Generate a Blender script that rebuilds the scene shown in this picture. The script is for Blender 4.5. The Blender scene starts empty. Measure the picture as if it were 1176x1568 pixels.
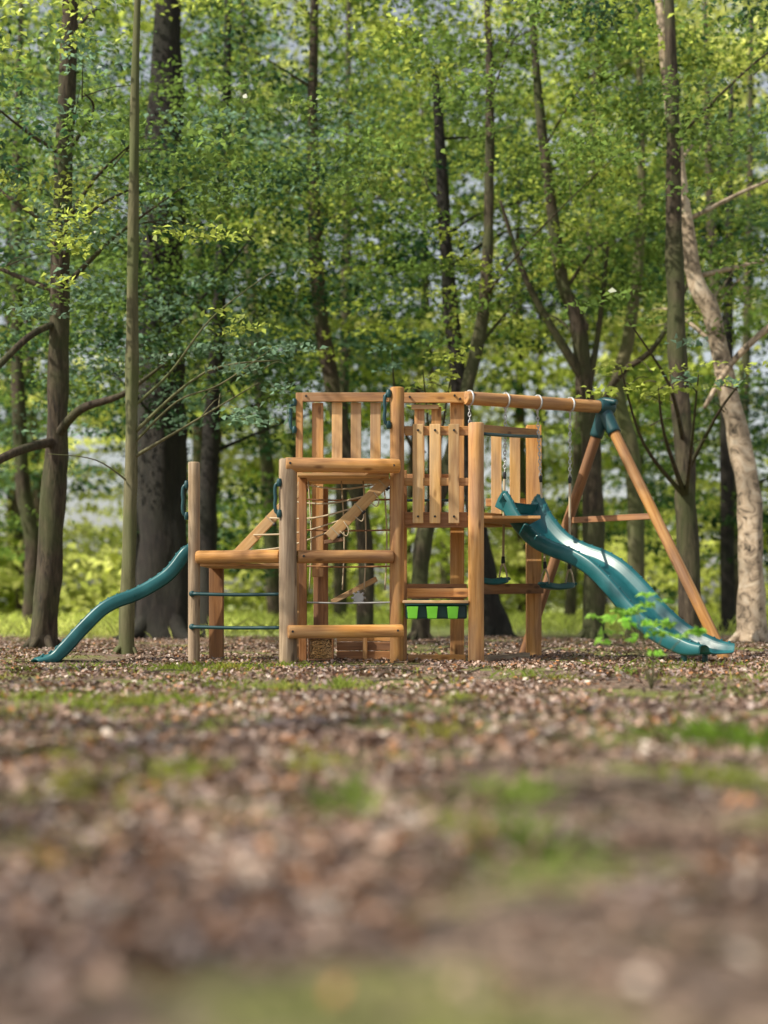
import bpy, bmesh, math, random
import numpy as np
from mathutils import Vector, Matrix, noise
random.seed(7); rng=np.random.default_rng(7)
scene=bpy.context.scene
col=scene.collection

# ---------------- helpers ----------------
def empty(name,loc=(0,0,0)):
    e=bpy.data.objects.new(name,None); e.empty_display_size=.3; e.location=loc
    col.objects.link(e); return e
def put(name,me,mat,parent,mw=Matrix()):
    o=bpy.data.objects.new(name,me); me.materials.append(mat); col.objects.link(o)
    if parent is not None:
        o.parent=parent
        o.matrix_parent_inverse=Matrix.Translation(parent.location).inverted()
    o.matrix_basis=mw
    return o
def frame_z(p1,p2):
    p1=Vector(p1);p2=Vector(p2);z=(p2-p1);L=z.length;z.normalize()
    if abs(z.z)>.93: x=Vector((1,0,0))
    else: x=Vector((0,0,1))
    x=(x-z*x.dot(z)).normalized(); y=z.cross(x)
    m=Matrix((x,y,z)).transposed().to_4x4(); m.translation=(p1+p2)/2
    return m,L
def beam(name,p1,p2,w,t,mat,parent,bev=.007):
    m,L=frame_z(p1,p2); bm=bmesh.new()
    bmesh.ops.create_cube(bm,size=1)
    bmesh.ops.scale(bm,vec=(w,t,L),verts=bm.verts)
    bmesh.ops.bevel(bm,geom=bm.edges[:],offset=bev,segments=2,affect='EDGES',profile=.6)
    me=bpy.data.meshes.new(name); bm.to_mesh(me); bm.free()
    return put(name,me,mat,parent,m)
def log(name,p1,p2,r,mat,parent,seg=24,wob=.03):
    m,L=frame_z(p1,p2); bm=bmesh.new(); rings=[]
    zs=[0,.0,.012]+[L*k/14 for k in range(1,14)]+[L-.012,L,L]
    rs=[0,.9,1]+[1]*13+[1,.9,0]
    sd=random.random()*50
    for z,rr in zip(zs,rs):
        if rr==0: rings.append([bm.verts.new((0,0,z-L/2))]); continue
        ring=[]
        for k in range(seg):
            a=2*math.pi*k/seg
            n=1+wob*noise.noise(Vector((math.cos(a)*1.2,math.sin(a)*1.2,z*1.5+sd)))*1.5
            ring.append(bm.verts.new((math.cos(a)*r*rr*n,math.sin(a)*r*rr*n,z-L/2)))
        rings.append(ring)
    for a,b in zip(rings[:-1],rings[1:]):
        for k in range(seg):
            k2=(k+1)%seg
            if len(a)==1: bm.faces.new((a[0],b[k2],b[k]))
            elif len(b)==1: bm.faces.new((a[k],a[k2],b[0]))
            else:
                f=bm.faces.new((a[k],a[k2],b[k2],b[k])); f.smooth=True
    bmesh.ops.recalc_face_normals(bm,faces=bm.faces)
    me=bpy.data.meshes.new(name); bm.to_mesh(me); bm.free()
    return put(name,me,mat,parent,m)
def smooth_path(pts,rad,n=6):
    P=[Vector(p) for p in pts]; out=[];R=[]
    for i in range(len(P)-1):
        p0=P[max(i-1,0)];p1=P[i];p2=P[i+1];p3=P[min(i+2,len(P)-1)]
        for k in range(n):
            t=k/n
            out.append(.5*((2*p1)+(p2-p0)*t+(2*p0-5*p1+4*p2-p3)*t*t+(3*p1-p0-3*p2+p3)*t**3))
            R.append(rad[i]*(1-t)+rad[i+1]*t)
    out.append(P[-1]);R.append(rad[-1]); return out,R
def tube_into(bm,pts,rad,seg=10,n=5,wob=0,sub=True):
    if sub: pts,rad=smooth_path(pts,rad,n)
    else: pts=[Vector(p) for p in pts]
    rings=[]; sd=random.random()*99
    x=None
    for i,p in enumerate(pts):
        d=(pts[min(i+1,len(pts)-1)]-pts[max(i-1,0)]).normalized()
        if x is None:
            x=Vector((1,0,0)) if abs(d.x)<.8 else Vector((0,0,1))
        x=(x-d*x.dot(d)).normalized(); y=d.cross(x)
        ring=[]
        for k in range(seg):
            a=2*math.pi*k/seg; r=rad[i]
            if wob: r*=1+wob*noise.noise(Vector((math.cos(a)*1.3+sd,math.sin(a)*1.3,p.z*1.3)))+wob*.5*noise.noise(Vector((math.cos(a)*4,math.sin(a)*4+sd,p.z*3)))
            ring.append(bm.verts.new(p+x*math.cos(a)*r+y*math.sin(a)*r))
        rings.append(ring)
    for a,b in zip(rings[:-1],rings[1:]):
        for k in range(seg):
            f=bm.faces.new((a[k],a[(k+1)%seg],b[(k+1)%seg],b[k])); f.smooth=True
    bm.faces.new(rings[0][::-1]); bm.faces.new(rings[-1])
def bm_obj(name,bm,mat,parent):
    bmesh.ops.recalc_face_normals(bm,faces=bm.faces)
    me=bpy.data.meshes.new(name); bm.to_mesh(me); bm.free()
    return put(name,me,mat,parent)
def tube(name,pts,r,mat,parent,seg=10,n=5):
    bm=bmesh.new(); rad=r if isinstance(r,(list,tuple)) else [r]*len(pts)
    tube_into(bm,pts,rad,seg,n); return bm_obj(name,bm,mat,parent)

def leaf_mesh(name,pos,size,colr,mat,parent,tilt=.7,ratio=.6,up=1.0):
    N=len(pos)
    nrm=rng.normal(size=(N,3))*tilt+np.array([0,0,up]); nrm/=np.linalg.norm(nrm,axis=1)[:,None]+1e-9
    t=rng.normal(size=(N,3)); t-=nrm*(t*nrm).sum(1)[:,None]; t/=np.linalg.norm(t,axis=1)[:,None]+1e-9
    b=np.cross(nrm,t); s=size[:,None]
    fold=nrm*s*.10
    v=np.empty((N,4,3))
    v[:,0]=pos+t*s*.5-fold; v[:,1]=pos+b*s*.5*ratio+t*s*.06+fold; v[:,2]=pos-t*s*.5-fold*.4; v[:,3]=pos-b*s*.5*ratio+t*s*.06+fold
    me=bpy.data.meshes.new(name)
    me.vertices.add(4*N); me.vertices.foreach_set('co',v.reshape(-1).astype(np.float32))
    me.loops.add(4*N); me.loops.foreach_set('vertex_index',np.arange(4*N,dtype=np.int32))
    me.polygons.add(N); me.polygons.foreach_set('loop_start',np.arange(0,4*N,4,dtype=np.int32))
    me.update(calc_edges=True)
    ca=me.color_attributes.new('Col','FLOAT_COLOR','POINT')
    c=np.ones((N,4,4),dtype=np.float32); c[:,:,:3]=colr[:,None,:]
    ca.data.foreach_set('color',c.reshape(-1))
    return put(name,me,mat,parent)

# ---------------- materials ----------------
def newmat(name):
    m=bpy.data.materials.new(name); m.use_nodes=True; nt=m.node_tree
    return m,nt,nt.nodes['Principled BSDF']
def N(nt,t,**k):
    n=nt.nodes.new(t)
    for a,b in k.items(): setattr(n,a,b)
    return n
def ramp(nt,stops):
    r=N(nt,'ShaderNodeValToRGB'); e=r.color_ramp.elements
    while len(e)<len(stops): e.new(.5)
    for q,(p,c) in zip(e,stops): q.position=p; q.color=(*c,1)
    return r
def wood(name,dark,mid,light,rough=.7,crack=.0):
    m,nt,b=newmat(name); L=nt.links.new
    tc=N(nt,'ShaderNodeTexCoord'); oi=N(nt,'ShaderNodeObjectInfo')
    mul=N(nt,'ShaderNodeMath',operation='MULTIPLY'); mul.inputs[1].default_value=37
    L(oi.outputs['Random'],mul.inputs[0])
    add=N(nt,'ShaderNodeVectorMath',operation='ADD'); L(tc.outputs['Object'],add.inputs[0]); L(mul.outputs[0],add.inputs[1])
    mp=N(nt,'ShaderNodeMapping'); mp.inputs['Scale'].default_value=(22,22,1.3); L(add.outputs[0],mp.inputs[0])
    n1=N(nt,'ShaderNodeTexNoise'); n1.inputs['Scale'].default_value=1; n1.inputs['Detail'].default_value=7; n1.inputs['Roughness'].default_value=.65; n1.inputs['Distortion'].default_value=.6
    L(mp.outputs[0],n1.inputs['Vector'])
    r=ramp(nt,[(.3,dark),(.5,mid),(.72,light)]); L(n1.outputs['Fac'],r.inputs[0])
    mp2=N(nt,'ShaderNodeMapping'); mp2.inputs['Scale'].default_value=(7,7,2.6); L(add.outputs[0],mp2.inputs[0])
    v=N(nt,'ShaderNodeTexVoronoi'); v.inputs['Scale'].default_value=1; L(mp2.outputs[0],v.inputs['Vector'])
    kr=ramp(nt,[(.07,(.35,.28,.22)),(.17,(1,1,1))]); L(v.outputs['Distance'],kr.inputs[0])
    mx=N(nt,'ShaderNodeMix',data_type='RGBA',blend_type='MULTIPLY'); mx.inputs[0].default_value=.8
    L(r.outputs[0],mx.inputs[6]); L(kr.outputs[0],mx.inputs[7])
    # weathering stains, stretched along the piece
    mp3=N(nt,'ShaderNodeMapping'); mp3.inputs['Scale'].default_value=(5,5,1.4); L(add.outputs[0],mp3.inputs[0])
    n2=N(nt,'ShaderNodeTexNoise'); n2.inputs['Scale'].default_value=1; n2.inputs['Detail'].default_value=4; L(mp3.outputs[0],n2.inputs['Vector'])
    sr=ramp(nt,[(.36,(.62,.55,.50)),(.56,(1,1,1))]); L(n2.outputs[0],sr.inputs[0])
    mx3=N(nt,'ShaderNodeMix',data_type='RGBA',blend_type='MULTIPLY'); mx3.inputs[0].default_value=.75
    L(mx.outputs[2],mx3.inputs[6]); L(sr.outputs[0],mx3.inputs[7])
    hs=N(nt,'ShaderNodeHueSaturation'); mr=N(nt,'ShaderNodeMapRange'); mr.inputs[3].default_value=.76; mr.inputs[4].default_value=1.2
    L(oi.outputs['Random'],mr.inputs[0]); L(mr.outputs[0],hs.inputs['Value'])
    mr2=N(nt,'ShaderNodeMapRange'); mr2.inputs[1].default_value=.3; mr2.inputs[2].default_value=.7; mr2.inputs[3].default_value=.85; mr2.inputs[4].default_value=1.1
    L(n2.outputs[0],mr2.inputs[0]); L(mr2.outputs[0],hs.inputs['Saturation']); L(mx3.outputs[2],hs.inputs['Color'])
    L(hs.outputs[0],b.inputs['Base Color']); b.inputs['Roughness'].default_value=rough
    bp=N(nt,'ShaderNodeBump'); bp.inputs['Strength'].default_value=.35+crack; bp.inputs['Distance'].default_value=.006
    L(n1.outputs['Fac'],bp.inputs['Height']); L(bp.outputs[0],b.inputs['Normal'])
    return m
W_GOLD=wood('pine_golden',(.36,.155,.05),(.57,.29,.10),(.72,.43,.18))
W_LIGHT=wood('pine_light',(.50,.27,.11),(.66,.41,.18),(.80,.57,.31))
W_RED_SHADE=wood('pine_reddish_shaded',(.18,.075,.03),(.32,.15,.06),(.44,.23,.11))  # red-brown pine; shade on rear and lower parts is put into this colour
W_GREY=wood('pine_weathered',(.17,.115,.07),(.46,.33,.21),(.66,.52,.37),crack=.35)
def bark(name,dark,mid,light,moss,mossamt,scale=14,zs=2.5,strength=.9):
    m,nt,b=newmat(name); L=nt.links.new
    tc=N(nt,'ShaderNodeTexCoord'); mp=N(nt,'ShaderNodeMapping'); mp.inputs['Scale'].default_value=(scale,scale,zs); L(tc.outputs['Object'],mp.inputs[0])
    n1=N(nt,'ShaderNodeTexNoise'); n1.inputs['Scale'].default_value=1; n1.inputs['Detail'].default_value=8; n1.inputs['Roughness'].default_value=.7; n1.inputs['Distortion'].default_value=1; L(mp.outputs[0],n1.inputs['Vector'])
    r=ramp(nt,[(.35,dark),(.5,mid),(.68,light)]); L(n1.outputs[0],r.inputs[0])
    n2=N(nt,'ShaderNodeTexNoise'); n2.inputs['Scale'].default_value=1.3; n2.inputs['Detail'].default_value=5; L(tc.outputs['Object'],n2.inputs['Vector'])
    mr=N(nt,'ShaderNodeMapRange'); mr.inputs[1].default_value=.42; mr.inputs[2].default_value=.62; mr.inputs[4].default_value=mossamt; L(n2.outputs[0],mr.inputs[0])
    mx=N(nt,'ShaderNodeMix',data_type='RGBA'); mx.inputs[7].default_value=(*moss,1); L(mr.outputs[0],mx.inputs[0]); L(r.outputs[0],mx.inputs[6])
    L(mx.outputs[2],b.inputs['Base Color']); b.inputs['Roughness'].default_value=.9
    bp=N(nt,'ShaderNodeBump'); bp.inputs['Strength'].default_value=strength; bp.inputs['Distance'].default_value=.03
    L(n1.outputs[0],bp.inputs['Height']); L(bp.outputs[0],b.inputs['Normal'])
    return m
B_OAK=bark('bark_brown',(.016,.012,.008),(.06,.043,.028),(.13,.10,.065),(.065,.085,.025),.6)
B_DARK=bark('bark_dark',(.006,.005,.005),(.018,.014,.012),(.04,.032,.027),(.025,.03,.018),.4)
B_SMOOTH=bark('bark_smooth_grey',(.07,.065,.03),(.13,.12,.06),(.21,.19,.11),(.09,.12,.035),.6,6,1.2,.3)
B_BIRCH=bark('bark_birch',(.03,.025,.02),(.52,.40,.29),(.70,.60,.48),(.10,.08,.055),.45,5,5,.4)
def leafmat(name,trans=.5,boost=1.7,rough=.5,simple=False):
    m,nt,b=newmat(name); L=nt.links.new
    a=N(nt,'ShaderNodeVertexColor',layer_name='Col')
    if simple:
        nt.nodes.remove(b); b=N(nt,'ShaderNodeBsdfDiffuse'); L(a.outputs[0],b.inputs[0]); L(b.outputs[0],nt.nodes['Material Output'].inputs[0])
    else:
        L(a.outputs[0],b.inputs['Base Color']); b.inputs['Roughness'].default_value=rough
    if trans>0:
        hs=N(nt,'ShaderNodeHueSaturation'); hs.inputs['Value'].default_value=boost; hs.inputs['Hue'].default_value=.487; L(a.outputs[0],hs.inputs['Color'])
        t=N(nt,'ShaderNodeBsdfTranslucent'); L(hs.outputs[0],t.inputs[0])
        mx=N(nt,'ShaderNodeMixShader'); mx.inputs[0].default_value=trans
        L(b.outputs[0],mx.inputs[1]); L(t.outputs[0],mx.inputs[2]); L(mx.outputs[0],nt.nodes['Material Output'].inputs[0])
    return m
LEAF=leafmat('leaf_green',.5,2.2,.35)
LEAFD=leafmat('leaf_green_distant',.5,2.2,.5,True)
LITTER=leafmat('leaf_litter',0,1,.55)
def plastic(name,c,rough=.35,mott=.15):
    m,nt,b=newmat(name); L=nt.links.new
    tc=N(nt,'ShaderNodeTexCoord'); n=N(nt,'ShaderNodeTexNoise'); n.inputs['Scale'].default_value=5; n.inputs['Detail'].default_value=6; L(tc.outputs['Object'],n.inputs['Vector'])
    r=ramp(nt,[(.3,tuple(x*(1-mott) for x in c)),(.7,tuple(min(1,x*(1+mott)+.01) for x in c))]); L(n.outputs[0],r.inputs[0]); L(r.outputs[0],b.inputs['Base Color'])
    mr=N(nt,'ShaderNodeMapRange'); mr.inputs[3].default_value=rough-.08; mr.inputs[4].default_value=rough+.2; L(n.outputs[0],mr.inputs[0]); L(mr.outputs[0],b.inputs['Roughness'])
    n2=N(nt,'ShaderNodeTexNoise'); n2.inputs['Scale'].default_value=160; L(tc.outputs['Object'],n2.inputs['Vector'])
    bp=N(nt,'ShaderNodeBump'); bp.inputs['Strength'].default_value=.12; bp.inputs['Distance'].default_value=.002; L(n2.outputs[0],bp.inputs['Height']); L(bp.outputs[0],b.inputs['Normal'])
    return m
TEAL=plastic('teal_plastic',(.010,.115,.130),.28,.2)
TEALD=plastic('dark_teal_plastic',(.006,.055,.065),.35)
LIME=plastic('lime_plastic',(.17,.56,.035),.35)
BLACK=plastic('black_rubber',(.012,.013,.015),.5)
ROPE=plastic('rope_tan',(.50,.41,.28),.85)
METAL=plastic('galvanised_steel',(.50,.51,.52),.35); METAL.node_tree.nodes['Principled BSDF'].inputs['Metallic'].default_value=.35

# ---------------- ground ----------------
def gz(x,y):
    h=.05*noise.noise(Vector((x*.35,y*.35,3)))+.02*noise.noise(Vector((x*1.6,y*1.6,7)))
    k=math.exp(-(((x-.3)/3.4)**2+((y-14.6)/1.6)**2)**2)
    h=h*(1-k)
    if y>30: h+=.35*min(1,(y-30)/40)*(1+noise.noise(Vector((x*.05,y*.05,1))))
    return h
def axis(b,c,fine,coarse):
    out=[b[0]]
    while out[-1]<c:
        v=out[-1]; d=max(0,v-b[1]); out.append(v+fine+coarse*d)
    return out
xs=axis((0,7),400,.18,.15); xs=[-x for x in xs[1:]][::-1]+xs
ys=axis((2,24),600,.18,.12); yb=[-2-(k**2)*1.5 for k in range(12)][::-1]+[-1,0,1]
ys=yb+ys
bm=bmesh.new(); g=[[bm.verts.new((x,y,gz(x,y))) for x in xs] for y in ys]
for j in range(len(ys)-1):
    for i in range(len(xs)-1):
        f=bm.faces.new((g[j][i],g[j][i+1],g[j+1][i+1],g[j+1][i])); f.smooth=True
GM,nt,b=newmat('forest_floor'); L=nt.links.new
tc=N(nt,'ShaderNodeTexCoord')
v=N(nt,'ShaderNodeTexVoronoi'); v.inputs['Scale'].default_value=26; L(tc.outputs['Object'],v.inputs['Vector'])
sp=N(nt,'ShaderNodeSeparateColor'); L(v.outputs['Color'],sp.inputs[0])
r=ramp(nt,[(0,(.05,.033,.022)),(.35,(.14,.09,.06)),(.65,(.24,.16,.115)),(1,(.36,.26,.20))]); L(sp.outputs[0],r.inputs[0])
n=N(nt,'ShaderNodeTexNoise'); n.inputs['Scale'].default_value=.9; n.inputs['Detail'].default_value=7; L(tc.outputs['Object'],n.inputs['Vector'])
mr=N(nt,'ShaderNodeMapRange'); mr.inputs[1].default_value=.46; mr.inputs[2].default_value=.58; mr.inputs[4].default_value=.85; L(n.outputs[0],mr.inputs[0])
mx=N(nt,'ShaderNodeMix',data_type='RGBA'); mx.inputs[7].default_value=(.19,.21,.045,1); L(mr.outputs[0],mx.inputs[0]); L(r.outputs[0],mx.inputs[6])
sx=N(nt,'ShaderNodeSeparateXYZ'); L(tc.outputs['Object'],sx.inputs[0])
n3=N(nt,'ShaderNodeTexNoise'); n3.inputs['Scale'].default_value=.25; L(tc.outputs['Object'],n3.inputs['Vector'])
ma=N(nt,'ShaderNodeMath',operation='MULTIPLY_ADD'); ma.inputs[1].default_value=16; L(n3.outputs[0],ma.inputs[0]); L(sx.outputs[1],ma.inputs[2])
mr3=N(nt,'ShaderNodeMapRange'); mr3.inputs[1].default_value=33; mr3.inputs[2].default_value=38; L(ma.outputs[0],mr3.inputs[0])
n4=N(nt,'ShaderNodeTexNoise'); n4.inputs['Scale'].default_value=3; n4.inputs['Detail'].default_value=6; L(tc.outputs['Object'],n4.inputs['Vector'])
gr=ramp(nt,[(.3,(.22,.29,.06)),(.7,(.60,.64,.26))]); L(n4.outputs[0],gr.inputs[0])
mx2=N(nt,'ShaderNodeMix',data_type='RGBA'); L(mr3.outputs[0],mx2.inputs[0]); L(mx.outputs[2],mx2.inputs[6]); L(gr.outputs[0],mx2.inputs[7])
L(mx2.outputs[2],b.inputs['Base Color']); b.inputs['Roughness'].default_value=.95
bp=N(nt,'ShaderNodeBump'); bp.inputs['Strength'].default_value=.8; bp.inputs['Distance'].default_value=.03; L(v.outputs['Distance'],bp.inputs['Height']); L(bp.outputs[0],b.inputs['Normal'])
bm_obj('ground',bm,GM,None)

def gzs(x,y): return np.array([gz(a,b) for a,b in zip(x,y)])
M=140000
y=2.0+22*rng.random(M)**1.1; x=(rng.random(M)-.5)*2*(1.2+y*.34)
dn=np.array([noise.noise(Vector((a*.8,b_*.8,11)))+.6*noise.noise(Vector((a*2.5,b_*2.5,4))) for a,b_ in zip(x,y)])
keep=rng.random(M)<np.clip(.5+1.7*dn,.05,1); x=x[keep];y=y[keep];M=len(x)
pos=np.stack([x,y,gzs(x,y)+.006+.022*rng.random(M)],1)
pal=np.array([(.42,.28,.21),(.22,.13,.09),(.36,.27,.24),(.44,.20,.08),(.60,.50,.42),(.28,.18,.13),(.13,.08,.055)])
c=pal[rng.choice(7,M,p=[.25,.18,.2,.08,.10,.12,.07])]*(.75+.5*rng.random((M,1)))
leaf_mesh('fallen_leaves',pos,.03+.045*rng.random(M)**1.3,c,LITTER,None,tilt=.5,ratio=.6)
bm=bmesh.new()
for k in range(110):
    yy=random.uniform(3,22); xx=random.uniform(-1,1)*(yy*.32+.6); a=random.random()*6.28; l=random.uniform(.1,.45)
    p=Vector((xx,yy,gz(xx,yy)+.02)); q=p+Vector((math.cos(a)*l,math.sin(a)*l,random.uniform(0,.05)))
    tube_into(bm,[p,p.lerp(q,.5)+Vector((random.uniform(-.03,.03),0,.02)),q],[.008,.006,.003],5,3)
bm_obj('fallen_twigs',bm,B_OAK,None)

def grass(name,centers,mat,parent=None):
    P=[];C=[];S=[]
    for (cx,cy,rx,ry,n,h,cc) in centers:
        gx=cx+rng.normal(size=n)*rx; gy=cy+rng.normal(size=n)*ry
        for a,b_ in zip(gx,gy):
            if noise.noise(Vector((a*3,b_*3,2)))<-.1: continue
            P.append((a,b_,gz(a,b_))); C.append(np.array(cc)*(.6+.8*random.random())); S.append(h*(.5+random.random()))
    P=np.array(P);C=np.array(C);S=np.array(S)[:,None]; n=len(P)
    lean=rng.normal(size=(n,3))*.35; lean[:,2]=1
    side=rng.normal(size=(n,3)); side[:,2]=0; side/=np.linalg.norm(side,axis=1)[:,None]
    w=.006+.03*S*.6
    vv=np.empty((n,4,3)); vv[:,0]=P-side*w*.5; vv[:,1]=P+side*w*.5; vv[:,2]=P+lean*S*.6+side*w*.4; vv[:,3]=P+lean*S*np.array([1.5,1.5,1])
    me=bpy.data.meshes.new(name); me.vertices.add(4*n); me.vertices.foreach_set('co',vv.reshape(-1).astype(np.float32))
    me.loops.add(4*n); me.loops.foreach_set('vertex_index',np.arange(4*n,dtype=np.int32))
    me.polygons.add(n); me.polygons.foreach_set('loop_start',np.arange(0,4*n,4,dtype=np.int32)); me.update(calc_edges=True)
    ca=me.color_attributes.new('Col','FLOAT_COLOR','POINT'); q=np.ones((n,4,4),dtype=np.float32); q[:,:,:3]=C[:,None,:]; ca.data.foreach_set('color',q.reshape(-1))
    put(name,me,mat,parent)
GC=(.18,.25,.04)
gl=[(-1.5,8.0,.35,.5,900,.05,GC),(-2.3,8.7,.25,.3,400,.05,GC),(-1.2,10,.3,.4,400,.05,GC),(1.45,5.6,.14,.25,500,.08,(.12,.2,.03)),
  (-1.3,12.6,.35,.3,500,.06,GC),(-1.9,12.2,.3,.3,400,.06,GC),(2.6,12.5,.3,.3,200,.06,GC)]
for k in range(85):
    yy=random.uniform(3,13.3); gl.append((random.uniform(-1,1)*(yy*.3+.4),yy,random.uniform(.04,.16),random.uniform(.08,.25),random.randint(20,140),random.uniform(.03,.07),(random.uniform(.18,.30),.28,.06)))
grass('grass',gl,LEAFD)
grass('meadow_grass',[(random.uniform(-14,14),random.uniform(25,40),1.5,1.2,350,.28,(.40,.46,.13)) for k in range(40)],LEAFD)

# ---------------- sun direction (used to place added canopy so its shade lands on chosen spots) ----------------
el=math.radians(44); sv=Vector((-.86,-.42,0)).normalized()*math.cos(el); sv.z=math.sin(el)
def shade_at(gx,gy,gzz,z,R,c):
    t=(z-gzz)/sv.z; return (gx+sv.x*t,gy+sv.y*t,z,R,c)

# ---------------- trees ----------------
PB=np.array([.25,.32,.065]); PM=np.array([.095,.165,.04]); PD=np.array([.022,.062,.032]); PT=np.array([.12,.20,.14]); YB=np.array([.46,.50,.17])  # PB and YB put sunlit, PD shaded foliage into the leaf colour
def clump_leaves(clumps,sz,dens=1.0):
    P=[];C=[];S=[]
    for (cx,cy,cz,R,base) in clumps:
        n=int(190*dens*(R/.8)**1.6)
        k=max(3,int(5*R))
        sc=rng.normal(size=(k,3))*np.array([R*.6,R*.6,R*.42])
        idx=rng.integers(0,k,n)
        p=sc[idx]+rng.normal(size=(n,3))*np.array([R*.32,R*.32,R*.07])
        P.append(p+np.array([cx,cy,cz]))
        tint=(.7+.6*rng.random((k,1)))[idx]
        C.append(np.array(base)[None,:]*tint*(.7+.6*rng.random((n,1)))+rng.random((n,1))*np.array([.02,.015,0]))
        S.append(sz*(.6+.8*rng.random(n)))
    return np.concatenate(P),np.concatenate(S),np.concatenate(C)
def tree(name,y,trunk,mat,crown=None,branches=(),sz=.10,dens=1.0,flare=1.35,limbs=10,seg=16,lm=None):
    base=(trunk[0][0],y,0); e=empty(name,base)
    pts=[];rad=[]
    for q in trunk:
        dy=q[3] if len(q)>3 else 0; pts.append((q[0],y+dy,q[1])); rad.append(q[2])
    pts=[(pts[0][0],pts[0][1],-.15),(pts[0][0]*.9+pts[1][0]*.1,pts[0][1],.25)]+pts[1:]
    rad=[rad[0]*flare,rad[0]]+rad[1:]
    bm=bmesh.new(); tube_into(bm,pts,rad,seg,8,wob=.28)
    for k in range(5):
        a=k*1.257+random.random(); r0=rad[1]
        tube_into(bm,[(base[0]+math.cos(a)*r0*.5,y+math.sin(a)*r0*.5,1.05*r0),(base[0]+math.cos(a)*r0*1.2,y+math.sin(a)*r0*1.2,.08),(base[0]+math.cos(a)*r0*2.2,y+math.sin(a)*r0*2.2,-.06)],[r0*.45,r0*.3,r0*.1],8,4,wob=.2)
    for br in branches:
        tube_into(bm,[p[:3] for p in br],[p[3] for p in br],8,6,wob=.15)
    clumps=[]
    if crown:
        sp,sr=smooth_path(pts,rad,8)
        for i,(cx,cy,cz,R,cc) in enumerate(crown):
            clumps.append((cx,cy,cz,R,cc))
            if i<limbs:
                zt=cz-.5-.25*math.hypot(cx-base[0],cy-y)
                j=min(range(len(sp)),key=lambda q:abs(sp[q].z-max(zt,1.5)))
                s=sp[j]; e2=Vector((cx,cy,cz)); mid=s.lerp(e2,.5)+Vector((random.uniform(-.25,.25),random.uniform(-.2,.2),random.uniform(-.1,.3)))
                r0=min(sr[j]*.35,.045)
                tube_into(bm,[s,mid,e2],[r0,r0*.5,.006],6,5,wob=.1)
                for t in range(3):
                    f=random.uniform(.45,.95); q=s.lerp(e2,f); d=Vector((random.gauss(0,1),random.gauss(0,1),random.uniform(-.1,.5))).normalized()*R*.9
                    tube_into(bm,[q,q+d*.5+Vector((0,0,.05)),q+d],[.010,.006,.003],4,3)
    bm_obj('trunk_and_limbs',bm,mat,e)
    if clumps:
        P,S,C=clump_leaves(clumps,sz,dens); leaf_mesh('crown',P,S,C,lm or LEAFD,e,tilt=.55)
    return e
def rc(n,x0,x1,y0,y1,z0,z1,R0,R1,cols,pz=1.0):
    return [(random.uniform(x0,x1),random.uniform(y0,y1),z0+(z1-z0)*random.random()**pz,random.uniform(R0,R1),random.choice(cols)) for k in range(n)]
tree('oak_tree',18,[(-4.46,0,.175),(-4.31,2.53,.15),(-4.25,5.07,.13),(-4.1,9,.09),(-4.0,12,.04)],B_OAK,
  rc(24,-6.8,-2.4,16,20,4.9,11,.5,1.0,[PM,PT,PD,PM]),
  branches=[[(-4.3,18,2.75,.07),(-4.7,17.3,2.5,.06),(-5.4,16.8,2.0,.05)],[(-4.3,18,2.8,.07),(-3.9,17.6,3.1,.055),(-3.3,17.3,3.25,.035),(-2.7,17,3.6,.012)],
            [(-4.27,18,4.3,.05),(-4.6,17.6,4.0,.045),(-5.2,17.2,3.2,.03)]],lm=LEAF)
tree('beech_tree',16,[(-3.01,0,.09),(-2.95,2.3,.075),(-2.93,4.6,.065),(-2.9,7,.045),(-2.8,9.5,.02)],B_SMOOTH,
  [(-1.45,15.8,3.15,.45,PT),(-1.2,16,3.45,.4,PT),(-1.9,15.6,2.95,.35,PT),(-2.3,16,3.6,.4,PT),(-1.7,15.5,3.9,.4,PB),(-3.6,15.6,3.9,.4,PT),(-2.2,15,4.6,.5,PB),(-1.3,15.4,2.75,.3,PT),(-3.5,15.7,4.6,.4,PB)]+rc(14,-4.8,-.6,15,18,4.8,9.0,.4,.8,[PB,PM,PT]),
  branches=[[(-2.93,16,2.9,.022),(-2.5,16,3.3,.015),(-2.0,16,3.95,.010),(-1.28,16,4.5,.005)],[(-2.95,16,2.45,.018),(-2.4,15.9,2.95,.012),(-1.9,15.9,3.15,.009),(-1.28,15.8,3.55,.004)],
            [(-2.95,16,2.0,.012),(-3.3,15.7,2.25,.007),(-3.8,15.5,2.3,.004)]],sz=.085,dens=1.4,limbs=2,lm=LEAF)
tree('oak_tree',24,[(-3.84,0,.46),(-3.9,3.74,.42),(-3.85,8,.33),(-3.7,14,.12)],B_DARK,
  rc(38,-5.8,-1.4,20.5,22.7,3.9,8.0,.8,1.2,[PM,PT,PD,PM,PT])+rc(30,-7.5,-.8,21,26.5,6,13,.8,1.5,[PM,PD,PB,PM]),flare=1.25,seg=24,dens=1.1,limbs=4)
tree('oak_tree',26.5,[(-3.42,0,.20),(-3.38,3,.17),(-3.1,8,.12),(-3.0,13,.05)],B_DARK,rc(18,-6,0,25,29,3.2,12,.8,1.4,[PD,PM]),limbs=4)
tree('birch_tree',28,[(-7.2,0,.18),(-7.2,1.87,.16),(-7.44,3.87,.15),(-7.5,9,.1),(-7.4,13,.04)],B_OAK,rc(22,-10,-5,26,30,3.0,13,.8,1.5,[PM,PT,PD]),limbs=4)
tree('oak_tree',25,[(-.33,0,.16),(-.39,2.1,.15),(-.96,4.6,.14),(-1.23,6.8,.13),(-1.3,10,.09),(-1.2,13,.04)],B_OAK,
  rc(26,-3.5,1.5,23,27,5.0,13,.7,1.3,[PB,PM,PB,PD]),limbs=5)
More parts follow.
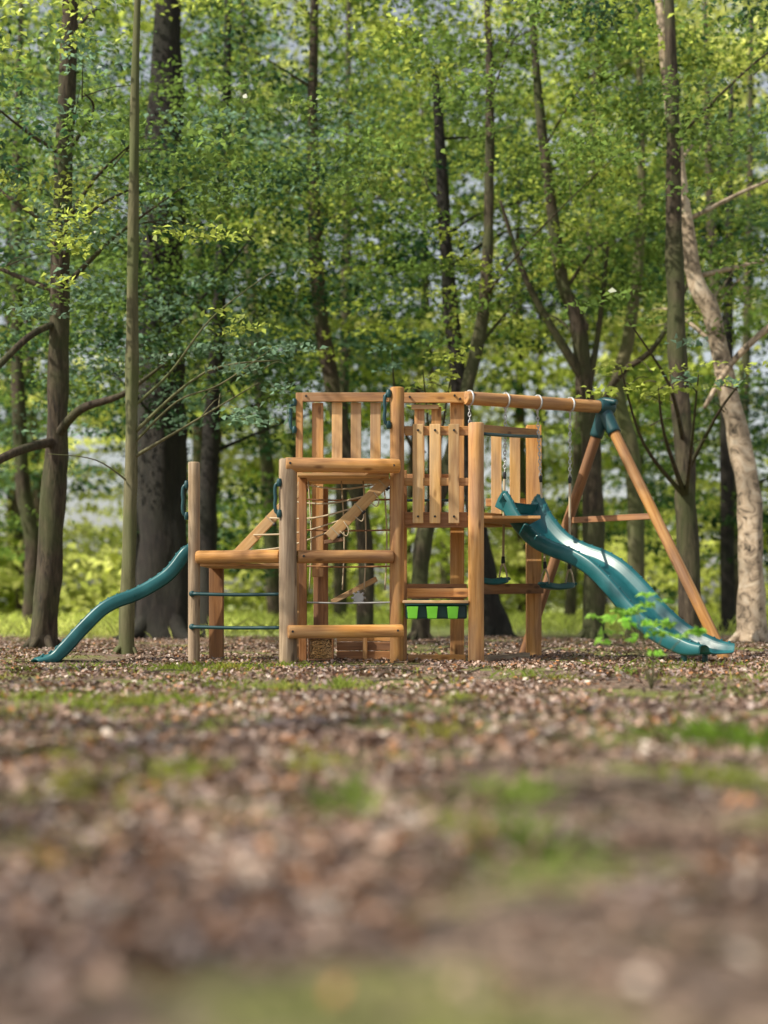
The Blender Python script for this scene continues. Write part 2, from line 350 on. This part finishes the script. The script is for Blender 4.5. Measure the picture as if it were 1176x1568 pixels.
tree('beech_tree',22,[(.57,0,.15),(.63,1.6,.13),(1.07,2.96,.115),(1.33,4.1,.105),(1.56,5.05,.10),(1.66,6.07,.095),(1.7,9,.06),(1.6,11,.03)],B_OAK,
  [(.5,17.6,3.6,.45,PB),(.9,17.8,3.75,.4,PB),(.1,17.8,3.9,.35,PT)]+rc(24,-1.2,4.2,19,24,5.3,11.5,.6,1.1,[PB,PM,PB,PM]),limbs=6)
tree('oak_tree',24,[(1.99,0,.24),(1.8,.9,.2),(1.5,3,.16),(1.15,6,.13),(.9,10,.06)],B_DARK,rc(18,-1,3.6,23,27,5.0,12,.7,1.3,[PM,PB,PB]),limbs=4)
tree('oak_tree',23,[(3.53,0,.19),(3.47,3.06,.165),(3.25,5.25,.13),(2.96,6.2,.11),(2.6,9,.07),(2.4,12,.03)],B_OAK,
  rc(26,.9,6,21,25,5.0,12,.7,1.2,[PM,PD,PB,PM]),
  branches=[[(3.33,23,4.4,.09),(2.85,22.8,5.1,.07),(2.32,22.6,6.0,.05),(1.9,22.4,7.2,.02)],[(3.45,23,3.6,.08),(3.9,22.8,4.4,.06),(4.5,22.5,4.9,.045),(5.2,22.3,6.4,.02)],[(3.4,23,4.0,.06),(3.6,23,5.2,.05),(3.75,23,6.6,.03)]],limbs=5)
tree('birch_tree',25,[(4.6,0,.16),(4.55,3.04,.14),(4.25,4.47,.13),(4.49,5.66,.115),(4.7,8,.08),(4.6,12,.03)],B_SMOOTH,rc(18,2.5,7.5,24,27,5.6,12,.7,1.3,[PM,PB,PT]),limbs=4)
tree('oak_tree',20,[(4.48,0,.165),(4.38,2.74,.14),(4.30,4.07,.135),(4.24,5.57,.125),(4.2,8,.09),(4.1,11,.04)],B_OAK,
  [(2.9,16.8,3.5,.45,PB),(3.4,17,3.3,.4,PB),(3.9,17,3.45,.4,PT),(4.6,17.4,3.5,.4,PB),(3.1,17.4,4.2,.4,PM)]+rc(24,2,6.8,17.5,22,5.3,11,.5,1.0,[PB,PM,PD,PM]),limbs=6,lm=LEAF)
tree('birch_tree',21,[(5.62,0,.22),(5.62,1.84,.18),(5.47,2.95,.16),(5.24,3.95,.145),(5.02,5.05,.135),(4.72,5.82,.13),(4.3,9,.08),(4.1,11,.03)],B_BIRCH,
  rc(22,3.4,8.5,21.5,24,5.4,11,.6,1.1,[PM,PB,PM]),branches=[[(4.9,21,3.6,.03),(5.4,20.8,4.4,.05),(6.4,20.5,5.2,.06),(7.5,20.4,5.6,.07)]],limbs=5)
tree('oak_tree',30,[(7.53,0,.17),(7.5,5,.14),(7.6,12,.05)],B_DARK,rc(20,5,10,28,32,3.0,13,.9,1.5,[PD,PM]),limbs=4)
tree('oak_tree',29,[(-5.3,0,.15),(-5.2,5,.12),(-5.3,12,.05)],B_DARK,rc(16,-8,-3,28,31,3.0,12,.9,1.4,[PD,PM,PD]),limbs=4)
# trees added out of view; crowns placed so their shade dapples floor and frame
c1=[shade_at(gx,gy,0,random.uniform(7.5,9.5),R,PM) for gx,gy,R in [(-1.1,3.6,.8),(.7,4.6,.8),(-.2,2.6,.8),(1.6,6.2,.6),(-1.9,6.6,.6),(.2,7.0,.5),(1.2,3.2,.7),(2.6,9.0,.7),(-.6,9.2,.5),(-.9,5.2,.6)]]
c2=[shade_at(gx,gy,gz_,random.uniform(7,9.5),R,PM) for gx,gy,gz_,R in [(-1.9,14,.9,.42),(-.6,14.0,.4,.40),(.5,14.3,1.9,.36),(-.5,14.8,2.6,.30),(1.3,14.6,.6,.45),(2.4,14.2,.9,.38),(3.2,14,.3,.42),(-3.0,14,.2,.5),(.95,14,1.4,.28),(2.2,15.6,2.8,.3),(-3.2,16,2.6,.5),(0.2,12.2,0,.6),(-2.6,11,0,.6),(1.9,11.6,0,.4)]]
tree('beech_tree',3,[(-8.4,0,.27),(-8.3,4,.22),(-8.1,8,.12),(-8.0,11,.05)],B_SMOOTH,c1,sz=.12,dens=1.3,limbs=8)
tree('oak_tree',9.5,[(-8.6,0,.28),(-8.5,4,.22),(-8.3,8,.14),(-8.1,11,.05)],B_OAK,c2,sz=.10,dens=1.3,limbs=8)
tree('oak_tree',6,[(5.5,0,.28),(5.3,4,.22),(4.8,8,.14),(4.0,11,.05)],B_OAK,rc(6,1.5,7.5,1,10,7.0,10.5,.6,.9,[PM,PD]),sz=.14,dens=1.4,limbs=5)

def mass(name,clumps,sz,dens):
    P,S,C=clump_leaves(clumps,sz,dens); k=P[:,2]>.02; return leaf_mesh(name,P[k],S[k],C[k],LEAFD,None,tilt=.8)
cl=[]
for k in range(200):
    x=random.uniform(-13,13); y=random.uniform(29,36); z=random.uniform(2.2,12)
    q=noise.noise(Vector((x*.3,y*.1,z*.35)))+(.14 if x<-1 else 0)
    if q<(.05 if z<5 else -.05): continue
    cl.append((x,y,z,random.uniform(.8,1.5),random.choice([PD,PM,PD,PT] if x<0 else [PM,PD,PD,PM])))
mass('understory_foliage',cl,.15,.9)
cl=[]
for k in range(640):
    x=random.uniform(-26,26); y=random.uniform(40,58); z=26*random.random()**1.25
    q=noise.noise(Vector((x*.22,y*.05,z*.25+5)))
    if q<-.28 and z>3: continue
    cl.append((x,y,z,random.uniform(1.3,2.6),random.choice([YB,YB,PB] if (z<4.5 or q>.12) else [YB,PB,PM,PD,PT,PM])))  # pale tones: bright sunlit far foliage painted as leaf colour
mass('distant_trees',cl,.32,.45)
bm=bmesh.new()
for k in range(30):
    x=random.uniform(-22,22); y=random.uniform(33,56); r=random.uniform(.1,.22); l=random.uniform(-.8,.8)
    tube_into(bm,[(x,y,-.2),(x+l*.3,y,4),(x+l,y,10),(x+l*1.3,y,17)],[r*1.2,r,r*.75,r*.3],8,4,wob=.2)
bm_obj('distant_tree_trunks',bm,B_OAK,None)
e=empty('sapling',(1.95,10,0)); bm=bmesh.new(); cl=[]
for k in range(10):
    a=random.random()*6.28; R=random.uniform(.1,.32); tip=(1.95+math.cos(a)*R,10+math.sin(a)*R,random.uniform(.32,.58))
    tube_into(bm,[(1.95,10,-.02),(1.95+math.cos(a)*R*.4,10+math.sin(a)*R*.4,.25),tip],[.006,.004,.002],5,4)
    cl.append((*tip,.10,(.20,.40,.07)))
bm_obj('stems',bm,B_SMOOTH,e); P,S,C=clump_leaves(cl,.07,3.4); leaf_mesh('leaves',P,S,C,LEAFD,e)

# ---------------- climbing frame ----------------
F=empty('wooden_climbing_frame',(0,14.5,0))
log('post_left',(-1.94,14,-.1),(-1.94,14,2.05),.06,W_GREY,F)
log('post_front',(-.96,13.7,-.1),(-.96,13.7,2.05),.09,W_GREY,F,wob=.05)
log('post_tall',(.134,14.05,-.1),(.134,14.05,2.82),.073,W_GOLD,F)
log('post_platform_front',(.94,14,-.1),(.94,14,2.45),.081,W_GOLD,F)
beam('post_low_back',(-1.82,14.9,-.1),(-1.82,14.9,1.03),.15,.12,W_RED_SHADE,F)
beam('post_back_left',(-.925,15,-.1),(-.925,15,2.91),.075,.075,W_GOLD,F)
beam('post_back_mid',(-.728,15.06,.9),(-.728,15.06,2.81),.125,.05,W_GOLD,F)
beam('post_back_mid_lower',(-.70,15.2,-.1),(-.70,15.2,1.9),.16,.10,W_RED_SHADE,F)
beam('post_inner',(.115,14.95,-.1),(.115,14.95,1.9),.11,.1,W_RED_SHADE,F)
beam('post_inner_right',(.205,14.35,-.1),(.205,14.35,2.0),.07,.07,W_GOLD,F)
beam('post_centre_back',(.805,15.1,-.1),(.805,15.1,2.93),.15,.12,W_GOLD,F)
beam('post_right_back',(1.735,15.9,-.1),(1.735,15.9,2.67),.17,.14,W_GOLD,F)
beam('post_left_inner',(-.84,14.2,-.1),(-.84,14.2,1.9),.08,.08,W_RED_SHADE,F)
log('log_top',(-.985,13.66,1.99),(.156,13.9,2.0),.073,W_GOLD,F)
log('log_mid',(-.87,13.72,1.075),(.085,13.98,1.085),.066,W_GOLD,F)
log('log_low',(-.95,13.58,.325),(.19,13.86,.33),.066,W_GOLD,F)
log('log_low_platform',(-1.9,13.93,1.08),(-1.045,13.76,1.08),.066,W_GOLD,F)
for k in range(6):
    yy=14.0+k*.165
    beam('deck_board',(-.88,yy,1.92),(.05,yy,1.92),.03,.145,W_LIGHT,F,.004)
    beam('deck_board',(-1.87,yy,1.0),(-1.05,yy,1.0),.03,.145,W_GOLD,F,.004)
for k in range(10):
    yy=14.25+k*.165
    beam('deck_board',(.27,yy,1.5),(1.62,yy,1.5),.03,.145,W_GOLD,F,.004)
beam('top_rail',(-.89,14.97,2.86),(.06,14.97,2.86),.10,.04,W_GOLD,F)
for xx in (-.514,-.307,-.093): beam('slat',(xx,15.025,2.0),(xx,15.025,2.81),.115,.025,W_LIGHT,F)
beam('low_rail',(-.65,15.07,1.99),(.05,15.07,1.99),.10,.04,W_GOLD,F)
beam('top_rail_right',(.21,14.98,2.855),(.88,14.98,2.855),.11,.04,W_GOLD,F)
beam('short_rail',(.30,15.02,2.76),(.60,15.02,2.76),.05,.03,W_LIGHT,F)
for xx in (.39,.575): beam('slat',(xx,15.06,1.6),(xx,15.06,2.77),.11,.025,W_GOLD,F)
beam('back_mid_rail',(.25,15.12,1.98),(.73,15.12,1.98),.11,.03,W_GOLD,F)
beam('front_rail',(.21,14.12,2.385),(.87,14.12,2.385),.095,.035,W_GOLD,F)
beam('front_mid_rail',(.21,14.12,1.86),(.87,14.12,1.86),.08,.035,W_GOLD,F)
for xx in (.349,.523,.718): beam('slat',(xx,14.08,1.43),(xx,14.08,2.45),.11,.025,W_LIGHT,F)
beam('deck_beam',(.21,14.16,1.47),(.86,14.16,1.47),.16,.045,W_RED_SHADE,F)
tube('crossbar',[(.25,15.2,1.75),(.6,15.2,1.75),(.9,15.2,1.75)],.015,TEALD,F)
beam('right_top_rail',(1.03,14.6,2.47),(1.76,15.78,2.57),.085,.04,W_GOLD,F)
tube('right_metal_bar',[(1.0,14.0,2.34),(1.4,14.6,2.39),(1.8,15.7,2.52)],.018,TEALD,F)
for xx in (1.30,1.515): beam('slat',(xx,15.86,1.6),(xx,15.86,2.6),.12,.025,W_LIGHT,F)
beam('slat_rail',(1.18,15.9,1.78),(1.64,15.9,1.78),.09,.03,W_GOLD,F)
beam('right_deck_beam',(1.02,14.9,1.53),(1.62,15.8,1.55),.14,.05,W_GOLD,F)
beam('right_low_beam',(1.05,15.0,.765),(1.82,15.78,.78),.115,.05,W_RED_SHADE,F)
beam('mid_low_beam',(.25,14.9,.74),(.9,14.9,.74),.16,.05,W_RED_SHADE,F)
beam('ground_beam',(.25,14.3,.04),(.85,14.3,.04),.07,.07,W_GOLD,F)
beam('ground_beam',(1.05,14.3,.03),(1.6,15.3,.03),.06,.07,W_GREY,F)
r1a,r1b=Vector((-1.66,14.75,1.05)),Vector((-.79,14.75,1.96)); r2a,r2b=Vector((-.57,14.15,1.29)),Vector((.05,14.2,1.90))
beam('ramp_rail_far',r1a,r1b,.11,.06,W_LIGHT,F); beam('ramp_rail_near',r2a,r2b,.115,.07,W_LIGHT,F)
beam('ramp_foot',(-.62,14.18,1.24),(-.42,14.18,1.27),.04,.09,W_RED_SHADE,F)
for k in range(5):
    t=.1+.2*k; a=r1a.lerp(r1b,t)+Vector((0,-.04,.02)); b2=r2a.lerp(r2b,t)+Vector((0,.05,.02)); m=(a+b2)/2+Vector((0,0,-.06))
    tube('net_rope',[a,m,b2],.009,ROPE,F,6)
    if k%2==0:
        for (ra,rb,ww,tt) in ((r1a,r1b,.124,.074),(r2a,r2b,.129,.084)):
            p=ra.lerp(rb,t); d=(rb-ra).normalized(); beam('rope_wrap',p-d*.006,p+d*.006,ww,tt,ROPE,F,.004)
            q=p+Vector((.05,-.055,-.05)); bm=bmesh.new(); tube_into(bm,[q-d*.022,q+d*.022],[.014,.014],8,1); bm_obj('rope_clamp',bm,BLACK,F)
for k in range(3):
    t=.25+.25*k; p=r2a.lerp(r2b,t)+Vector((0,-.045,-.02))
    tube('rope_tail',[p+Vector((0,0,.03)),p+Vector((.05,-.01,-.05)),p+Vector((.03,.0,-.12)),p+Vector((-.04,.01,-.07))],.006,ROPE,F,6)
for xx in (-.80,-.45,-.22,.0):
    tube('climbing_rope',[(xx,14.5,1.9),(xx+.03,14.5,1.3),(xx+.01,14.5,.75)],.008,ROPE,F,6)
for zz in (.62,1.0,1.38,1.7):
    tube('steel_rung',[(-.85,14.4,zz),(-.4,14.4,zz-.01),(.12,14.4,zz)],.009,METAL if zz<.9 else W_RED_SHADE,F,6)
beam('flap_board',(-.556,14.6,.62),(-.076,14.6,.87),.055,.12,W_LIGHT,F)
bm=bmesh.new()
for k in range(8):
    a=k*math.pi/4; tube_into(bm,[(-.27+math.cos(a)*.045,14.5,.665+math.sin(a)*.045),(-.27+math.cos(a)*.078,14.5,.665+math.sin(a)*.078)],[.016,.012],6,1)
tube_into(bm,[(-.27,14.47,.665),(-.27,14.53,.665)],[.055,.055],20,1); bm_obj('play_gear',bm,METAL,F)
for k,zz in enumerate((.06,.155,.25)): beam('planter_board',(-.5,14.5+.01*k,zz),(.19,14.5+.01*k,zz),.088,.03,W_RED_SHADE if k<2 else W_GOLD,F)
beam('planter_end',(-.20,14.46,0),(-.20,14.46,.27),.05,.03,W_GOLD,F)
for zz in (.705,.37):
    tube('ladder_bar',[(-1.96,13.92,zz),(-1.5,13.84,zz-.01),(-1.03,13.72,zz-.005)],.018,TEALD,F)
    for px_,py_ in ((-1.95,13.93),(-1.02,13.72)):
        bm=bmesh.new(); bmesh.ops.create_uvsphere(bm,u_segments=14,v_segments=8,radius=.032,matrix=Matrix.Translation((px_,py_,zz))); bm_obj('bar_mount',bm,TEALD,F)
def handle(x,y,z0,z1,dx=-1):
    bm=bmesh.new(); o=.055*dx
    tube_into(bm,[(x,y,z0),(x+o*.8,y,z0-.02),(x+o,y,z0-.09),(x+o*.9,y,(z0+z1)/2),(x+o,y,z1+.09),(x+o*.8,y,z1+.02),(x,y,z1)],[.018]*7,10,4)
    for zz in (z0,z1): tube_into(bm,[(x+.012*dx,y,zz-.04),(x+.012*dx,y,zz),(x+.012*dx,y,zz+.04)],[.02,.03,.02],10,3)
    bm_obj('grab_handle',bm,TEALD,F)
handle(-2.0,13.99,1.82,1.50); handle(-1.03,13.64,1.81,1.50); handle(-.965,14.95,2.80,2.50); handle(.06,14.0,2.75,2.43)
bm=bmesh.new()
for (x,y,z) in [(-.93,13.585,2.0),(.1,13.82,2.0),(-.9,13.52,.33),(.14,13.78,.335),(-.8,13.66,1.08),(.77,14.94,2.875),(.83,14.94,2.84),(.28,14.94,2.86),(-.85,14.94,2.87),(0,14.94,2.87),
     (.349,14.06,2.385),(.523,14.06,2.385),(.718,14.06,2.385),(.349,14.06,1.5),(.523,14.06,1.5),(.718,14.06,1.5)]:
    tube_into(bm,[(x,y+.02,z),(x,y-.006,z)],[.012,.012],8,1)
bm_obj('bolts',bm,BLACK,F)

H=empty('bug_hotel',(-.65,14.15,.12))
x0,x1,z0,z1=-.78,-.52,.03,.25
for a,b_ in [((x0,14.15,z0),(x1,14.15,z0)),((x0,14.15,z1),(x1,14.15,z1))]: beam('box_board',a,b_,.014,.14,W_RED_SHADE,H,.003)
for xx in (x0+.007,x1-.007): beam('box_side',(xx,14.15,z0+.008),(xx,14.15,z1-.008),.014,.138,W_RED_SHADE,H,.003)
bm=bmesh.new()
for i in range(17):
    for j in range(14):
        x=x0+.022+i*.0135+random.uniform(-.003,.003); z=z0+.018+j*.0142+random.uniform(-.003,.003); r=random.uniform(.004,.0065); yy=14.10+random.uniform(-.012,.01)
        tube_into(bm,[(x,yy,z),(x+.002,14.2,z)],[r,r],7,1)
bm_obj('hollow_stems',bm,W_LIGHT,H)
beam('box_back',(x0+.02,14.205,(z0+z1)/2),(x1-.02,14.205,(z0+z1)/2),.2,.01,BLACK,H,.002)

K=empty('mud_kitchen',(.55,14.1,.6))
beam('counter_top',(.19,14.1,.625),(.86,14.1,.625),.03,.34,W_LIGHT,K)
beam('counter_back',(.24,14.27,.72),(.88,14.27,.72),.09,.025,W_GOLD,K)
bm=bmesh.new(); tube_into(bm,[(.21,13.95,.60),(.86,13.95,.60)],[.012,.012],8,1); bm_obj('front_rod',bm,TEALD,K)
beam('tray',(.22,14.12,.525),(.85,14.12,.525),.15,.2,TEALD,K,.02)
for xx in (.29,.49,.70):
    bm=bmesh.new(); w0,w1=.058,.046; vs=[]
    for (hw,hd,z) in [(w0,.05,.575),(w1,.04,.455),(w1-.008,.03,.448)]:
        vs.append([bm.verts.new((xx+sx_*hw,13.96+sy_*hd,z)) for sx_,sy_ in ((-1,-1),(1,-1),(1,1),(-1,1))])
    for A_,B_ in zip(vs[:-1],vs[1:]):
        for k in range(4): bm.faces.new((A_[k],A_[(k+1)%4],B_[(k+1)%4],B_[k]))
    bm.faces.new(vs[-1]); ri=[bm.verts.new((xx+sx_*(w0-.008),13.96+sy_*.042,.575)) for sx_,sy_ in ((-1,-1),(1,-1),(1,1),(-1,1))]
    for k in range(4): bm.faces.new((vs[0][k],vs[0][(k+1)%4],ri[(k+1)%4],ri[k]))
    lo=[bm.verts.new((xx+sx_*(w1-.01),13.96+sy_*.03,.46)) for sx_,sy_ in ((-1,-1),(1,-1),(1,1),(-1,1))]
    for k in range(4): bm.faces.new((ri[k],ri[(k+1)%4],lo[(k+1)%4],lo[k]))
    bm.faces.new(lo); bmesh.ops.bevel(bm,geom=bm.edges[:],offset=.003,segments=1,affect='EDGES')
    bm_obj('green_tub',bm,LIME,K)

# ---------------- slides ----------------
def slide(name,origin,dirv,W,prof,skirt=.10,depth=.115,minz=.012):
    e=empty(name,(origin[0],origin[1],0)); d=Vector((dirv[0],dirv[1],0)).normalized(); wv=Vector((-d.y,d.x,0))
    if wv.y<0: wv=-wv
    P,_=smooth_path([(s,0,z) for s,z in prof],[0]*len(prof),8)
    h=W/2
    cs=[(-h+.015,-skirt),(-h,-skirt+.02),(-h-.0,-.02),(-h+.012,-.003),(-h+.035,.004),(-h+.06,-.004),(-h+.08,-.03),(-h+.095,-depth*.7),(-h+.125,-depth*.95),(-h+.17,-depth),(-.07,-depth-.004),(0,-depth-.006)]
    cs=cs+[(-a,b) for a,b in cs[:-1]][::-1]
    n=len(cs); under=[(a*.97,b-.012) for a,b in cs]
    bm=bmesh.new(); rings=[]
    last=P[-1].x
    for i,p in enumerate(P):
        rem=max(0,min(1,(last-p.x)/.3))
        t=(P[min(i+1,len(P)-1)]-P[max(i-1,0)]).normalized(); up=Vector((-t.z,0,t.x))
        ring=[]
        for a,b_ in cs+under[::-1]:
            q=p+up*b_*(.6+.4*rem)
            q.x-=(abs(a)/h)**3*.10*(1-rem)
            q.z=max(q.z,minz)
            w=Vector((origin[0],origin[1],0))+d*q.x+wv*a; ring.append(bm.verts.new((w.x,w.y,q.z)))
        rings.append(ring)
    m=len(rings[0])
    for A_,B_ in zip(rings[:-1],rings[1:]):
        for k in range(m):
            f=bm.faces.new((A_[k],A_[(k+1)%m],B_[(k+1)%m],B_[k])); f.smooth=True
    for ring in (rings[0],rings[-1]):
        for k in range(n-1):
            bm.faces.new((ring[k],ring[k+1],ring[m-2-k],ring[m-1-k]))
    for i in range(6,len(P)-6,4):
        for sgn in (-1,1):
            p=P[i]; w=Vector((origin[0],origin[1],0))+d*p.x+wv*(sgn*(h-.036))
            bmesh.ops.create_uvsphere(bm,u_segments=10,v_segments=6,radius=.015,matrix=Matrix.Translation((w.x,w.y,p.z-.002)))
    q=Vector((origin[0],origin[1],0))+d*(last-.35)
    zf=P[-1].z-depth*.7
    if zf>.05:
        for sg in (-1,1):
            c=q+wv*sg*h*.6; tube_into(bm,[(c.x,c.y,-.03),(c.x,c.y,zf*.5),(c.x,c.y,zf+.02)],[.03,.03,.03],8,2)
    bm_obj('slide_body',bm,TEAL,e)
W=.70; d=Vector((.74,-.67,0)).normalized(); wv=Vector((.67,.74,0)).normalized()
o=Vector((1.235,15.1,0))+wv*W/2
slide('playground_slide',o,d,W,[(-.03,1.68),(.03,1.79),(.1,1.84),(.18,1.76),(.29,1.59),(.5,1.385),(.75,1.265),(1.0,1.18),(1.25,1.045),(1.5,.83),(1.75,.58),(2.0,.39),(2.25,.275),(2.42,.225),(2.60,.20)],skirt=.15,depth=.14,minz=.05)
slide('playground_slide',(-2.0,14.42),Vector((-.97,-.2,0)),.46,[(-.03,1.20),(.05,1.22),(.14,1.17),(.27,1.0),(.4,.89),(.63,.76),(.84,.68),(1.0,.58),(1.2,.38),(1.37,.19),(1.5,.09),(1.68,.045)],skirt=.12,depth=.11)

# ---------------- swing set ----------------
SW=empty('swing_set',(2.3,15.6,0))
A=Vector((.88,14.95,2.85)); Bp=Vector((2.62,16.02,2.9))
log('crossbeam',A,Bp,.073,W_GOLD,SW)
top=Vector((2.57,16.0,2.84)); fr=Vector((3.72,14.85,-.05)); fl=Vector((1.7,16.8,-.05))
log('leg_front',fr,top,.062,W_GOLD,SW); log('leg_back',fl,top,.062,W_RED_SHADE,SW)
a=top.lerp(fl,.43);b2=top.lerp(fr,.43)
beam('leg_brace',a+(a-b2)*.03,b2+(b2-a)*.03,.07,.045,W_RED_SHADE,SW)
bm=bmesh.new()
for f in (fr,fl):
    dd=(f-top).normalized(); tube_into(bm,[top-dd*.02,top+dd*.15,top+dd*.30],[.095,.082,.078],16,3)
bd=(Bp-A).normalized(); tube_into(bm,[Bp-bd*.16,Bp-bd*.02,Bp+bd*.05],[.088,.092,.085],16,3)
tube_into(bm,[top+Vector((-.13,.1,.10)),top+Vector((0,0,.13)),top+Vector((.13,-.1,.10))],[.03,.045,.03],10,4)
bm_obj('corner_bracket',bm,TEALD,SW)
def chain(p,q,frac):
    bm=bmesh.new(); dv=(q-p); Lc=dv.length*frac; dv.normalize(); st=.040; n=int(Lc/st)
    x=Vector((1,0,0)); x=(x-dv*x.dot(dv)).normalized(); y=dv.cross(x)
    for k in range(n):
        c=p+dv*(k+.5)*st; s=x if k%2 else y
        pts=[c+s*math.cos(t)*.014+dv*math.sin(t)*.026 for t in [i*math.pi/4 for i in range(9)]]
        tube_into(bm,pts,[.0065]*9,5,1,sub=False)
    bm_obj('chain',bm,METAL,SW)
    s=p+dv*Lc; tube('rope',[s,s.lerp(q,.5),q],.014,ROPE,SW,8)
    bm=bmesh.new(); tube_into(bm,[s-dv*.03,s,s+dv*.05],[.014,.022,.016],8,2); tube_into(bm,[q-dv*.06,q,q+dv*.02],[.018,.024,.018],8,2); bm_obj('rope_clamp',bm,BLACK,SW)
def swing(t0,t1,zs,off):
    s=A.lerp(Bp,t0);f=A.lerp(Bp,t1); dirh=(f-s).normalized(); half=.21
    c=(s+f)/2+off; c.z=zs
    for P0,sg in ((s,-1),(f,1)):
        hook=P0-Vector((0,0,.07)); end=c+dirh*sg*half*.85; end.z=zs+.2
        bm=bmesh.new(); x=Vector((0,0,1)); y=Vector((-dirh.y,dirh.x,0))
        pts=[P0+x*math.cos(u)*.082+y*math.sin(u)*.082 for u in [i*math.pi/8 for i in range(17)]]; tube_into(bm,pts,[.011]*17,6,1,sub=False)
        tube_into(bm,[hook,hook-Vector((0,0,.06))],[.014,.012],8,1)
        bm_obj('swing_hook',bm,METAL,SW)
        chain(hook-Vector((0,0,.05)),end,.42)
        bm=bmesh.new()
        for sy in (-1,1): tube_into(bm,[end,end-Vector((0,0,.09))+y*sy*.05,end-Vector((0,0,.19))+y*sy*.075],[.012,.010,.010],6,3)
        bm_obj('seat_rope',bm,ROPE,SW)
    bm=bmesh.new(); y=Vector((-dirh.y,dirh.x,0)); dx=Vector((dirh.x,dirh.y,0)).normalized()
    rows=14; cols=8; G=[]
    for i in range(rows+1):
        u=-1+2*i/rows; row=[]
        for j in range(cols+1):
            v_=-1+2*j/cols; ww=.085*(1-.12*math.cos(u*3.14159))* (1-.35*abs(u)**6)
            p=c+dx*u*half+y*v_*ww; p.z=zs+.025*(u*u)+.02*abs(v_)**4-.01; row.append(p)
        G.append(row)
    T=[[bm.verts.new(p) for p in r_] for r_ in G]; U=[[bm.verts.new(p-Vector((0,0,.05))) for p in r_] for r_ in G]
    for i in range(rows):
        for j in range(cols):
            f1=bm.faces.new((T[i][j],T[i+1][j],T[i+1][j+1],T[i][j+1])); f1.smooth=True
            f1=bm.faces.new((U[i][j],U[i][j+1],U[i+1][j+1],U[i+1][j])); f1.smooth=True
    for i in range(rows):
        for j in (0,cols): bm.faces.new((T[i][j],T[i+1][j],U[i+1][j],U[i][j]))
    for j in range(cols):
        for i in (0,rows): bm.faces.new((T[i][j],T[i][j+1],U[i][j+1],U[i][j]))
    for u in (-1,1): tube_into(bm,[c+dx*u*half+y*.075+Vector((0,0,.01)),c+dx*u*(half+.035)+Vector((0,0,.015)),c+dx*u*half-y*.075+Vector((0,0,.01))],[.016,.018,.016],8,4)
    bm_obj('swing_seat',bm,TEAL,SW)
swing(.03,.27,.87,Vector((.03,.02,0))); swing(.49,.72,.82,Vector((.04,0,0)))

# ---------------- light, sky, camera ----------------
sd=bpy.data.lights.new('sun','SUN'); sd.energy=5; sd.angle=math.radians(.53); sd.color=(1,.92,.76)
so=bpy.data.objects.new('sun',sd); col.objects.link(so); so.rotation_euler=sv.to_track_quat('Z','Y').to_euler(); so.location=sv*40
w=bpy.data.worlds.new('World'); scene.world=w; w.use_nodes=True; nt=w.node_tree
sk=nt.nodes.new('ShaderNodeTexSky'); sk.sky_type='NISHITA'; sk.sun_disc=False; sk.sun_elevation=el; sk.sun_rotation=math.atan2(sv.x,sv.y)%(2*math.pi)
sk.dust_density=2; sk.air_density=1.3; sk.ozone_density=1
hs=nt.nodes.new('ShaderNodeHueSaturation'); hs.inputs['Saturation'].default_value=.35
bg=nt.nodes['Background']; bg.inputs[1].default_value=.15; nt.links.new(sk.outputs[0],hs.inputs['Color']); nt.links.new(hs.outputs[0],bg.inputs[0])
cd=bpy.data.cameras.new('camera'); co=bpy.data.objects.new('camera',cd); col.objects.link(co); scene.camera=co
co.location=(0,0,.6); co.rotation_euler=(math.radians(90),0,0)
cd.sensor_fit='VERTICAL'; cd.sensor_height=36; cd.lens=48.2; cd.shift_y=.09; cd.clip_end=2000; cd.clip_start=.05
cd.dof.use_dof=True; cd.dof.focus_distance=14.2; cd.dof.aperture_fstop=.65
scene.view_settings.view_transform='Standard'; scene.view_settings.look='None'; scene.view_settings.exposure=0
